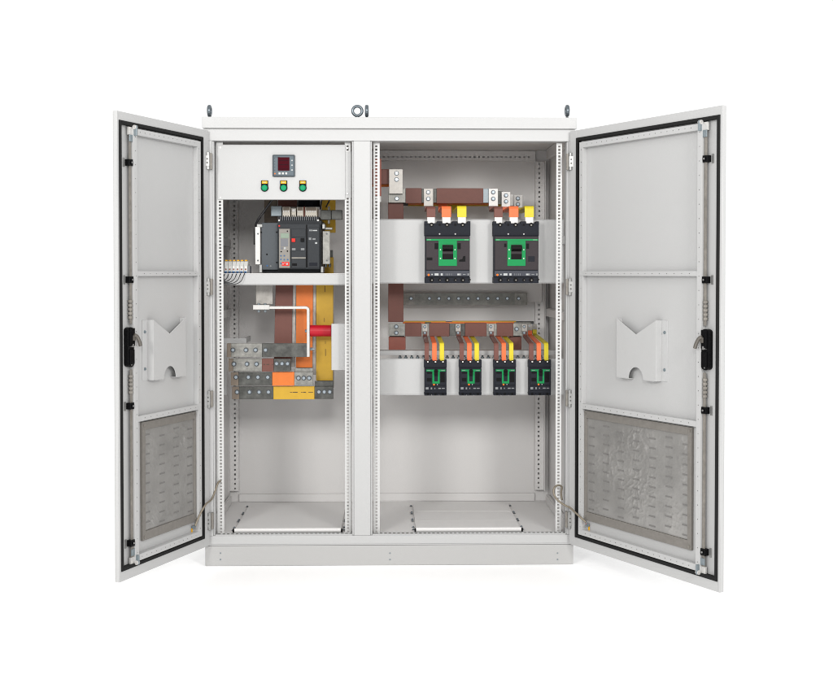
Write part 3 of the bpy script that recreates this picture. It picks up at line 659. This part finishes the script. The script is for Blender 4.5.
x0, x1, z0, z1 = rect(375, 158.6, 381.2, 196, 30); t = thing('busbar', 'russet sleeved upright bar right behind the holes of the left rail', 'busbar', (x0, 30, z0), 'feeder busbars')
b = MB(); b.box(x0, x1, 30, 33.5, z0, z1); b.build('sleeve', 'redsleeve', t, .4)
b = MB(); b.box(x0+1, x1-.2, 30.6, 33, z0-4, z0); b.cyl((x1-1.5,30.6,z0-5),(x1-1.5,27,z0-5),1.5,12); b.build('lug', 'termgrey', t, .3)

def link(col, sl, nth, uf0, uf1, vtop, vbot, Yt, ub0, ub1, vl0, Yb, bolts, small):
    """one drop: lug on the bar, slanting sleeved arm forward, sleeved tail down to the breaker"""
    xf0, zt = at(uf0, vtop, Yt); xf1, zb = at(uf1, vbot, Yt)
    xb0, zl = at(ub0, vl0, Yb); xb1, _ = at(ub1, vl0, Yb)
    w0, w1 = xf0, xf1
    t = thing('busbar_link', f'{col} sleeved link dropping to the {nth}', 'busbar link', ((w0+w1)/2, Yt, zb), 'links dropping to the breakers')
    th = 1.8
    zr = zt-(0 if not small else 0)
    b = MB()
    zbk = zr-(1.5 if not small else -4.0)
    # centre line from the bar forward and down
    up = 5 if (not small and not bolts) else 0
    prof = [(Yb-1.6, zbk+5.5+up), (Yb-1.8, zbk+1.2), (Yb-3.2, zbk), (Yt+2.4, zr-.6), (Yt+.8, zr-1.1), (Yt, zr-2.6), (Yt, zb+(4.5 if not small else 1))]
    b.strip(prof, w0, w1, th); b.build('sleeve', sl, t, .2)
    b = MB(); b.box(w0+.6, w1-.6, Yt-.6, Yt+.7, zb-3, zb+(4.4 if not small else 1.1)); b.build('tail', 'lug', t, .15)
    b = MB(); b.box(min(xb0, w0), max(xb1, w1), Yb-2.7, Yb-.15, zbk+5.4+up, max(zl, zbk+8)); lg = b.build('lug', 'lug' if bolts and not small and xf0 > 490 else 'nickel', t, .2)
    for v in bolts:
        x, z = at((ub0+ub1)/2, v, Yb-3); bolt(t, x, Yb-2.8, z, .72 if small else 1.0)
for k, (du, ord_) in enumerate(((0,'left large breaker'),(68.2,'right large breaker'))):
    off = 0 if k == 0 else 67.4
    e = 4 if k else 0
    link('brown', 'brown', ord_, 426.7+off, 435.4+off, 206.6, 221.5, 34.8, 423.8+(0 if not k else 64.8), 432.6+(0 if not k else 65.2), 188.8, YM[0], (192.2, 198.8), False)
    link('orange', 'coral', ord_, 441.6+off, 451.0+off, 206.2, 221.5, 34.8, 437+(0 if not k else 65), 445.6+(0 if not k else 64.4), 191.8, YM[1], (195.4, 201.4) if k else (), False)
    link('yellow', 'lemon', ord_, 457.2+off, 466.4+off, 206.0, 221.5, 34.8, 450+(0 if not k else 64), 458.4+(0 if not k else 63.4), 194.8, YM[2], (198.4, 204.2) if k else (), False)
for k, (u, ord_) in enumerate(((424.1,'leftmost small breaker'),(459.0,'second small breaker from the left'),(493.5,'third small breaker from the left'),(528.5,'rightmost small breaker'))):
    d = u-424.1; q = (u-387)/(424.1-387)
    sh = lambda uf, Yb: 387+(uf-387)*(1204/(1171+Yb))
    for col, sl, uf, Yb, bl in (('brown','brown',424.3+.3,YM[0],(326.6,332.8)),('orange','coral',432.0+.2,YM[1],()),('yellow','lemon',439.6,YM[2],())):
        uf0 = uf+d; uf1 = uf0+4.4
        link(col, sl, ord_, uf0, uf1, 343.0, 361.6, 39.5, sh(uf0,Yb)-.4, sh(uf1,Yb)+.4, 323.9 if Yb == YM[0] else 323.9, Yb, bl, True)

# neutral bar on the rear plate, earth rail below
x0, x1, z0, z1 = rect(400, 284, 542, 302, 168)
b = MB(); b.box(x0, x1, 168, 168.9, z0, z1+20); b.build('rear_mounting_plate', 'paint_lifted', cab, .2)
x0, x1, z0, z1 = rect(402.5, 293, 527, 305, 158)
t = thing('neutral_bar', 'long bare tinned bar with ten bolts at the back between the two breaker rows', 'busbar', (x0, 158, z0))
b = MB(); b.box(x0, x1, 158, 161, z0, z1); b.build('bar', 'tinlight', t, .3)
b = MB(); b.box(x0+14, x1-14, 157.6, 158, z0+.01, z1-.01); b.build('facing_strip', 'zincmid', t, .1)
for u in (411, 429.4, 439, 448.8, 458.5, 468.2, 478, 488, 497.6, 507.2, 518.6):
    x, z = at(u, 298.4, 157); bolt(t, x, 157.5, z, .95)
for x in (x0+12, x1-12):
    b = MB(); b.cyl((x,161,(z0+z1)/2),(x,167.9,(z0+z1)/2),3.2,14); b.build('standoff', 'zincdull', t, .2)
x0, x1, z0, z1 = rect(376, 350.8, 560, 355.2, 62)
t = thing('earth_rail', 'white strip with a row of studs just above the lower breaker plate', 'earth rail', (x0, 62, z0))
b = MB(); b.box(x0, x1, 62, 80, z0, z1); b.build('rail', 'paint', t, .3)
u = 400.0
while u < 549:
    x, z = at(u, 357.6, 66); b = MB(); b.cyl((x,68,z-5),(x,68,z0),1.0,8,0); b.cyl((x,68,z-1.4),(x,68,z+.8),1.9,6,0); b.build('stud', 'blued', t, .1); u += 5.9

# ------------------------------------------------------------------ left compartment: air circuit breaker
YA = 40
def ar(x0, y0, x1, y1, Yf): return rect(245+x0/7.73, 190+y0/7.73, 245+x1/7.73, 190+y1/7.73, Yf)
x0, x1, z0, z1 = ar(78, 245, 655, 622, YA)
zs = at(300, 274.2, 24)[1]+.95
acb = thing('air_circuit_breaker', 'big dark grey breaker with a taupe control unit sitting on the white shelf', 'circuit breaker', ((x0+x1)/2, YA+30, zs))
def part(nm, mt, px, Y0, Y1, bev=.3, par=None):
    a0, a1, c0, c1 = ar(*px, Y0); b = MB(); b.box(a0, a1, Y0, Y1, c0, c1); return b.build(nm, mt, par or acb, bev)
part('side_cover', 'acbgrey', (125,252,256,617), YA+5, YA+70, .9)
part('housing', 'acbdark', (250,235,592,622), YA+7, YA+75, .6)
part('front_cover', 'acbdark', (253,258,578,612), YA, YA+8, .8)
tu = part('trip_unit', 'tripunit', (262,299,348,603), YA-3, YA, .4)
part('display', 'lcd', (276,333,340,371), YA-3.5, YA-2.9, .1, tu)
part('keypad', 'panelgrey', (276,376,332,436), YA-3.3, YA-2.9, .1, tu)
part('id_label', 'red', (285,556,342,586), YA-3.4, YA-2.9, .05, tu)
b = MB()
for px in ((290,566,298,576),(304,562,311,566),(318,564,332,578)):
    a0, a1, c0, c1 = ar(*px, YA-3.5); b.box(a0, a1, YA-3.5, YA-3.35, c0, c1)
b.build('label_print', 'mark', tu, 0)
for x, y, mt in ((278,508,'bluebtn'),(304,508,'bluebtn'),(278,536,'bluebtn'),(304,538,'bluebtn'),(330,538,'bluebtn'),(278,567,'bluebtn'),(280,476,'black'),(328,472,'black'),(328,318,'black')):
    px, pz = at(245+x/7.73, 190+y/7.73, YA-3.2); b = MB(); b.cyl((px,YA-3,pz),(px,YA-3.6,pz),.75,10); b.build('knob', mt, tu, .08)
part('selector', 'mark', (300,440,316,458), YA-3.4, YA-2.9, .08, tu); part('selector', 'panelgrey', (276,440,294,458), YA-3.4, YA-2.9, .08, tu)
part('opening_recess', 'black', (471,268,482,598), YA-.15, YA+.2, 0)
part('upper_cover', 'acbdark', (358,302,468,362), YA-.7, YA, .2)
part('charge_cover', 'acbdark', (358,468,470,604), YA-1.3, YA, .3)
part('right_cover', 'acbdark', (486,288,574,600), YA-.9, YA, .3)
part('opening_button', 'red', (360,374,388,401), YA-1.8, YA, .25)
part('closing_button', 'black', (430,373,457,400), YA-1.6, YA, .25)
part('position_window', 'markdim', (362,449,391,466), YA-.5, YA, .08); part('position_window', 'markdim', (431,449,460,466), YA-.5, YA, .08)
part('charge_handle', 'zincdull', (360,519,470,531), YA-2.2, YA-1.2, .25)
part('handle_recess', 'black', (364,566,402,586), YA-1.45, YA-1.2, 0)
part('front_print', 'markdim', (495,306,522,318), YA-1.0, YA-.8, 0); part('front_print', 'mark', (524,308,558,317), YA-1.0, YA-.8, 0)
part('front_print', 'markdim', (493,368,512,386), YA-1.0, YA-.8, 0); part('front_print', 'markdim', (522,372,545,385), YA-1.0, YA-.8, 0); part('front_print', 'mark', (542,403,558,416), YA-1.0, YA-.8, 0)
part('front_print', 'markdim', (366,378,368,380), YA-1.9, YA-1.75, 0)
part('rating_plate', 'shield', (497,560,560,588), YA-1.05, YA-.8, 0)
for x, y, mt in ((265,277,'red'),(172,585,'bluebtn'),(198,588,'markdim'),(126,326,'black'),(246,326,'black'),(246,560,'black'),(170,497,'black')):
    Yq = YA if x > 250 else YA+5
    px, pz = at(245+x/7.73, 190+y/7.73, Yq); b = MB(); b.cyl((px,Yq+.1,pz),(px,Yq-.4,pz),.9,10); b.build('cover_screw', mt, acb, .05)
# arc chute row with terminals on top
o = part('chute_base', 'acbdark', (262,205,572,250), YA+12, YA+60, .4)
for i in range(19):
    xx = 272+i*15.4; part('chute_fin', 'panelgrey', (xx,206,xx+6,240), YA+9.5, YA+12, .1, o)
for px in ((290,130,350,222),(358,140,394,218),(402,132,450,222),(466,132,556,222)):
    q = part('terminal_group', 'ivory', px, YA+16, YA+44, .4)
    n = max(2, int((px[2]-px[0])/16))
    for i in range(n):
        xx = px[0]+3+(px[2]-px[0]-6)*i/n; part('terminal_slot', 'hole', (xx+2,px[3]-26,xx+8,px[3]-8), YA+15.7, YA+16.1, 0, q)
        part('terminal_clip', 'lug', (xx+1,px[3]-66,xx+9,px[3]-50), YA+15.4, YA+16.1, .1, q)
    part('terminal_cap', 'tan' if px[0] != 358 else 'lug', (px[0]+6,px[1]+4,px[2]-6,px[1]+26), YA+15.3, YA+16.2, .2, q)
part('divider', 'redsleeve', (452,126,464,206), YA+20, YA+50, .2)
# cradle side plates
for px, mt in (((78,285,117,575),'lug'),((601,318,657,572),'tinlight')):
    q = part('cradle_plate', mt, px, YA+2, YA+5, .2)
    for y in (338, 545): 
        xx = (px[0]+px[2])/2+3; a, c = at(245+xx/7.73, 190+y/7.73, YA+2); b = MB(); b.cyl((a,YA+2.1,c),(a,YA+1.7,c),.9,12); b.build('cradle_screw', 'washer', acb, 0)
for px in ((90,262,134,288),(108,576,132,640),(596,262,618,300),(585,590,606,640)): part('cradle_arm', 'zinc', px, YA+3, YA+30, .5)
part('cradle_clip', 'lug', (256,226,270,242), YA+6, YA+14, .3); part('cradle_clip', 'lug', (556,226,572,242), YA+6, YA+14, .3)
part('cradle_base', 'acbdark', (130,618,592,640), YA+14, YA+72, .2)
part('cradle_clip', 'tinlight', (620,288,676,306), YA+4, YA+9, .5)
for x in (625, 655):
    a, c = at(245+x/7.73, 190+587/7.73, YA+6); b = MB(); b.cyl((a,YA+6,c-1.2),(a,YA+6,c+2.6),1.2,10); b.build('cradle_stud', 'washer', acb, .1)
for px in ((200,122,284,202),(582,154,666,230),(668,154,752,228)):
    part('top_bracket', 'blued' if px[0] < 300 else 'tin', px, YA+22, YA+30, .5)
for x, y in ((648,140),(648,246),(606,268)):
    a, c = at(245+x/7.73, 190+y/7.73, YA+20); b = MB(); b.cyl((a,YA+22,c-2),(a,YA+22,c+2),1.4,6); b.build('bracket_bolt', 'zincdull', acb, .15)
# feeder plates behind the breaker
def feeder(label, mt, px, Yf):
    a0, a1, c0, c1 = ar(*px, Yf); t = thing('busbar', label, 'busbar', (a0, Yf, c0), 'feeders behind the air breaker')
    b = MB(); b.box(a0, a1, Yf, Yf+3, c0, c1); b.build('sleeve', mt, t, .3)
    b = MB(); b.box(a0+.6, a1-.6, Yf+.5, Yf+2.5, c1, c1+8); b.build('bare_end', 'tin', t, .2)
feeder('tan bare feeder bar at the upper left behind the air breaker', 'tan', (148,60,250,250), YA+78)
feeder('dark brown feeder bar directly above the air breaker', 'brown', (256,60,400,130), YA+78)
feeder('dark feeder bar above the air breaker, next to the yellow one', 'shield', (410,60,580,130), YA+90)
feeder('yellow feeder bar showing at the upper right of the air breaker', 'yellow', (592,60,700,330), YA+78)
feeder('yellow feeder bar showing low at the right of the air breaker', 'yellow', (606,520,684,648), YA+78)

def wire(pts, r, label, group=None, nm='control_wire', mt='wire'):
    b = MB(); b.tube(pts, r, 8); o = b.build(nm, mt, None, 0, True, origin=pts[0]); tag(o, label, 'wire', group)
def w3(x, y, Yq): a, c = at(245+x/7.73, 190+y/7.73, Yq); return (a, Yq, c)
wire([w3(225,55,YA+10), w3(200,90,YA+10), w3(150,160,YA+12), w3(98,235,YA+14), w3(80,290,YA+18), w3(74,420,YA+22)], 1.15, 'thick black cable sweeping down the left side of the air breaker')
wire([w3(412,60,YA+26), w3(408,90,YA+26), w3(404,126,YA+26)], .8, 'thin black wire dropping onto the terminals on top of the air breaker')
wire([w3(600,60,YA+30), w3(590,95,YA+30), w3(582,150,YA+30)], .8, 'thin black wire dropping beside the yellow feeder bar')
wire([w3(656,64,YA+32), w3(648,90,YA+30), w3(626,130,YA+28)], .8, 'thin black wire slanting in front of the yellow feeder bar')

# ------------------------------------------------------------------ terminal row with its wires
YT = 30
def tr(x0, y0, x1, y1, Yf): return rect(215+x0/13.88, 250+y0/13.88, 215+x1/13.88, 250+y1/13.88, Yf)
a0, a1, c0, c1 = tr(122, 135, 485, 330, YT)
tb = thing('terminal_strip', 'row of six grey terminals with yellow tops at the left end of the shelf', 'terminal strip', ((a0+a1)/2, YT+8, zs))
def tpart(nm, mt, px, Y0, Y1, bev=.15, par=None):
    a0, a1, c0, c1 = tr(*px, Y0); b = MB(); b.box(a0, a1, Y0, Y1, c0, c1); return b.build(nm, mt, par or tb, bev)
for i in range(6):
    xx = 126+i*54.5
    a0, a1, c0, c1 = tr(xx+1, 152, xx+53, 326, YT)
    b = MB(); b.prism([(YT+2,c0),(YT,c0+2),(YT,c0+7.4),(YT+3,c1-.8),(YT+5,c1),(YT+16,c1),(YT+16,c0)], a0, a1, 'x'); q = b.build('terminal', 'termgrey', tb, .2)
    tpart('marker', 'legend', (xx+14,137,xx+46,151), YT+5, YT+12, .1, q)
    tpart('clamp', 'lug', (xx+12,222,xx+36,258), YT-.6, YT+.2, .1, q); tpart('lamp', 'redsleeve', (xx+14,260,xx+34,276), YT-.7, YT+.2, .1, q)
    tpart('ferrule', 'bluebtn', (xx+6,294,xx+36,318), YT-1.6, YT+.2, .2, q)
    p0 = at(215+(xx+22)/13.88, 250+318/13.88, YT-2); kx = i*.9
    e = at(215+100/13.88, 250+(380+i*20)/13.88, 20)
    mx = at(215+(xx-10-i*6)/13.88, 250+(375+i*12)/13.88, 20)
    m2 = at(215+(xx-60-i*14)/13.88 if xx-60-i*14 > 112 else 215+118/13.88, 250+(415+i*12)/13.88, 19)
    wire([(p0[0],YT-1.5,p0[1]+.6), (p0[0]-.6,22.8-i*.2,p0[1]-2.0), (mx[0],21.5-i*.5,mx[1]), (m2[0],20.5-i*.5,m2[1]), (e[0]-1.6,18.5,e[1]), (216.5,24,e[1]-.3)], .42, 'thin black wire curving from the terminal row over the shelf edge to the left', 'wires from the terminal row')
tpart('end_stop', 'panelgrey', (455,222,484,326), YT+1, YT+14, .2)
a0, a1, c0, c1 = tr(110, 318, 520, 330, YT+5); b = MB(); b.box(a0, a1, YT+3, YT+15, zs-.05, c0+.4); b.build('carrier_rail', 'zinc', tb, .1)

# ------------------------------------------------------------------ left compartment lower busbars
def pr(u, v, Yf): a, c = at(u, v, Yf); return a, c
def left_bar(label, v0, v1, Yf, segs, bolts, grp='level bars in the left compartment'):
    xa, z0 = at(segs[0][0], v1, Yf); _, z1 = at(segs[0][0], v0, Yf)
    t = thing('busbar', label, 'busbar', (xa, Yf, z0), grp)
    for u0, u1, nm, mt, p in segs:
        x0, x1 = at(u0, v0, Yf)[0], at(u1, v0, Yf)[0]
        b = MB(); b.box(x0, x1, Yf-p, Yf+3+p, z0-p, z1+p); o = b.build(nm, mt, t, .35)
    for u, v in bolts:
        x, z = at(u, v, Yf-.6); bolt(t, x, Yf-.4, z, 1.05)
    return t
left_bar('topmost of the four stacked level bars, bare dark tin all along', 343.4, 357.2, 42, [(227,231,'end_reflection','tan',.05),(231,262,'bare_bar','tinlight',0),(262,307.3,'bare_bar','tin',0)], ((233,350),(246,350),(255.6,350),(265.6,350)))  # tan end pieces: a brownish reflection on the bar ends, put in as colour
left_bar('second stacked level bar, with a short brown sleeve', 358.8, 371.3, 46, [(228.5,233,'end_reflection','tan',.05),(233,262,'bare_bar','tinlight',0),(262,273.6,'sleeve','brown',.3),(273.6,290.8,'bare_bar','tin',0)], ((234,364),(247,364),(256.6,364),(276.7,363.6),(282.1,363.6),(287.6,363.6)))
left_bar('third stacked level bar, with an orange sleeve', 372.4, 385.6, 50, [(230.8,238.5,'end_reflection','tan',.05),(238.5,272.2,'bare_bar','tin',0),(272.2,294.2,'sleeve','orange',.3),(294.2,313,'bare_bar','tinlight',0)], ((236,377.2),(248.5,377.2),(258,377.2),(267.8,377.2),(298.5,378),(303.8,378),(309.2,378)))
left_bar('lowest stacked level bar, with a yellow sleeve', 386.8, 399.2, 54, [(232,239,'end_reflection','tan',.05),(239,273.4,'bare_bar','tin',0),(273.4,314.4,'sleeve','yellow',.3),(314.4,333.2,'bare_bar','tin',0)], ((237.2,392),(249.6,392),(259.2,392),(268.6,392),(319,391.8),(324.3,391.8),(329.8,391.8)))
BW = {'brown': 3.3, 'orange': 3.3, 'yellow': .9}
def raised_lug(px, Yf, mt):
    x0, x1, z0, z1 = rect(*px, Yf); t = [o for o in sc.objects if o.parent is None and o.get('label','').startswith('third stacked' if mt == 'tinlight' else 'lowest')][0]
    b = MB(); b.box(x0, x1, Yf+3.2, Yf+5.5, z0, z1); b.build('lug', mt, t, .3)
raised_lug((294.4, 368.4, 312.8, 380), 50, 'tinlight'); raised_lug((314.8, 381.4, 333.1, 394), 54, 'tin')
def upright(label, mt, u0, u1, ub0, ub1, v1, Yf):
    zt = at(u0, 284.9, Yf)[1]+1; x0, x1 = at(u0, 285, Yf)[0], at(u1, 285, Yf)[0]; xb0, zb = at(ub0, v1, Yf); xb1 = at(ub1, v1, Yf)[0]
    t = thing('busbar', label, 'busbar', (x0, Yf, zb), 'upright bars below the shelf')
    b = MB(); b.prism([(xb0,zb),(xb1,zb),(x1,zt),(x0,zt)], Yf, Yf+2.2); b.build('sleeve', mt, t, .35)
    b = MB(); b.prism([(xb0+1,zb-11),(xb1-.4,zb-11),(xb1-.4,zb+1),(xb0+1,zb+1)], Yf+.4, Yf+1.8); b.build('bare_end', 'tin', t, .2)
    b = MB(); b.prism([(xb0+5,zb-8),(xb1+BW[mt],zb-8),(x1+BW[mt],zt),(x0+5,zt)], Yf+2.9, Yf+5.5); b.build('backing_bar', 'nickel', t, .3)
upright('brown sleeved upright busbar below the shelf, leftmost of three', 'brown', 275.6, 292.8, 274, 291.4, 359.5, 66)
upright('orange sleeved upright busbar below the shelf, middle of three', 'orange', 296.2, 313, 295.8, 312.4, 367.6, 66)
upright('yellow sleeved upright busbar below the shelf, rightmost of three', 'yellow', 316.2, 333.2, 316, 333, 380.6, 66)
# print on the yellow sleeves is a row of tiny dashes
# neutral connection: plate, cranked bar, red insulator
x0, x1, z0, z1 = rect(255.8, 284, 272.8, 304.2, 60)
t = thing('connecting_plate', 'pale tinned plate hanging from the shelf, clamped to the cranked bar', 'connecting plate', (x0, 60, z0))
b = MB(); b.box(x0, x1, 60, 62, z0, z1+2); b.build('plate', 'nickel', t, .3)
xa, za = at(253.2, 305, 44); xb_, zb_ = at(309.6, 309.4, 44)
t = thing('cranked_bar', 'thin bright bar running level, then turning straight down past the red insulator', 'busbar', (xa, 44, zb_))
xm = at(269.6, 305, 44)[0]; zt_ = at(300, 306.2, 44)[1]; zl_ = at(300, 308.9, 44)[1]; xd0 = at(307, 320, 44)[0]; zd = at(308, 349, 44)[1]
b = MB(); b.box(xa, xm, 42.5, 58, zb_, za)
n = 6; ri, ro = 1.6, 4.3
arc_o = [(xb_-ro+ro*sin(pi/2*i/n), zt_-ro+ro*cos(pi/2*i/n)) for i in range(n+1)]; arc_i = [(xb_-ro+ri*sin(pi/2*i/n), zt_-ro+ri*cos(pi/2*i/n)) for i in range(n+1)]
b.prism([(xm,zt_)]+arc_o+[(xb_,zd-8),(xb_-2.7,zd-8)]+arc_i[::-1]+[(xm,zl_)], 41.4, 52)
b.build('bar', 'lug', t, .2)
for u in (258.8, 265.2):
    for v in (304.3, 311.2):
        x, z = at(u, v, 47); q = MB(); q.cyl((x,47,z-1.2),(x,47,z+1.2),1.5,6); q.build('nut', 'blued', t, .15)
x, z = at(306, 331, 48); b = MB(); b.cyl((x-1,48,z),(xd0-.02,48,z),1.6,6); b.build('nut', 'blued', t, .15)
x, z = at(313.2, 349, 48); b = MB(); b.cyl((xb_+.02,48,z),(x+1.6,48,z),1.1,10); b.cyl((xb_+.5,48,z),(xb_+2.6,48,z),1.8,6); b.build('bolt', 'blued', t, .15)
x0, x1, z0, z1 = rect(309.7, 325.2, 331.2, 336.8, 42)
t = thing('insulator', 'red cylindrical insulator standing out sideways from the white bracket', 'insulator', (x1, 48, (z0+z1)/2))
b = MB(); r = (z1-z0)/2; zc = (z0+z1)/2; b.cyl((x0+.05,48,zc),(x1-.2,48,zc),r,32); b.build('body', 'insred', t, .4)
b = MB(); b.cyl((x0-.3,48,zc),(x0+.1,48,zc),1.4,12); b.cyl((x1-.3,48,zc),(x1+1.0,48,zc),1.4,12); b.build('stud', 'zinc', t, .05)
# support for the stacked bars at the left rear
x0, x1, z0, z1 = rect(223.5, 338.2, 246.4, 376, 70)
b = MB(); b.box(x0, x1, 70, 72, z1-6, z1); b.box(x0, x0+3.4, 70, 72, z0-20, z1-6); b.box(x1-2.5, x1-1, 72, 120, z1-6, z1); b.build('bar_support', 'paint', cab, .3)
# printing on the yellow sleeves
def printed(parent_x, pts, Yf, par):
    b = MB()
    for u0, u1, v0, v1 in pts:
        x0, x1, z0, z1 = rect(u0, v0, u1, v1, Yf-.45); b.box(x0, x1, Yf-.45, Yf-.3, z0, z1)
    b.build('sleeve_print', 'ink', par, 0)
bars = [o for o in sc.objects if o.parent is None and o.get('category') == 'busbar']
lowest = [o for o in bars if o['label'].startswith('lowest')][0]; second = [o for o in bars if o['label'].startswith('second stacked')][0]; yv = [o for o in bars if o['label'].startswith('yellow sleeved upright')][0]
printed(0, ((290,292,392.1,392.6),(292.6,297.6,392,392.7),(301,302.4,392.1,392.6),(303,306,392,392.7),(308.5,313,392.1,392.6)), 54, lowest)
printed(0, ((263.4,265,364,364.9),(266.4,269.4,364,364.9),(271.8,272.8,364,364.9)), 46, second)
printed(0, ((324.6,325.1,285.8,292),(324.2,324.6,318,322),(325.2,325.6,341,344),(325.2,325.7,349,356)), 66, yv)

# ------------------------------------------------------------------ light: a white studio, two soft boxes and an added fill lamp
w = bpy.data.worlds.new('World'); sc.world = w; w.use_nodes = True
bg = w.node_tree.nodes['Background']; bg.inputs['Color'].default_value = (1, 1, 1, 1); bg.inputs['Strength'].default_value = 1.1
def lamp(x, y, z, tx, ty, tz, power):
    l = bpy.data.lights.new('softbox_or_fill', 'AREA'); l.shape = 'RECTANGLE'; l.size = .6; l.size_y = .9; l.energy = power; l.color = (1, .985, .96)
    o = bpy.data.objects.new('softbox_or_fill', l); COL.objects.link(o); o.location = (x*S, y*S, z*S)
    from mathutils import Vector
    o.rotation_euler = (Vector((tx,ty,tz))-Vector((x,y,z))).to_track_quat('-Z', 'Y').to_euler()
lamp(-100, -1000, 570, 390, 60, 240, 65)
lamp(880, -1000, 570, 390, 60, 240, 65)
lamp(388, -1500, 680, 390, 60, 240, 92)  # added frontal lamp behind the camera, fills the dim interior
sc.view_settings.view_transform = 'Standard'; sc.view_settings.look = 'None'; sc.view_settings.exposure = 0; sc.view_settings.gamma = 1
sc.cycles.filter_width = 1.0
sc.cycles.max_bounces = 14; sc.cycles.diffuse_bounces = 10; sc.cycles.glossy_bounces = 4
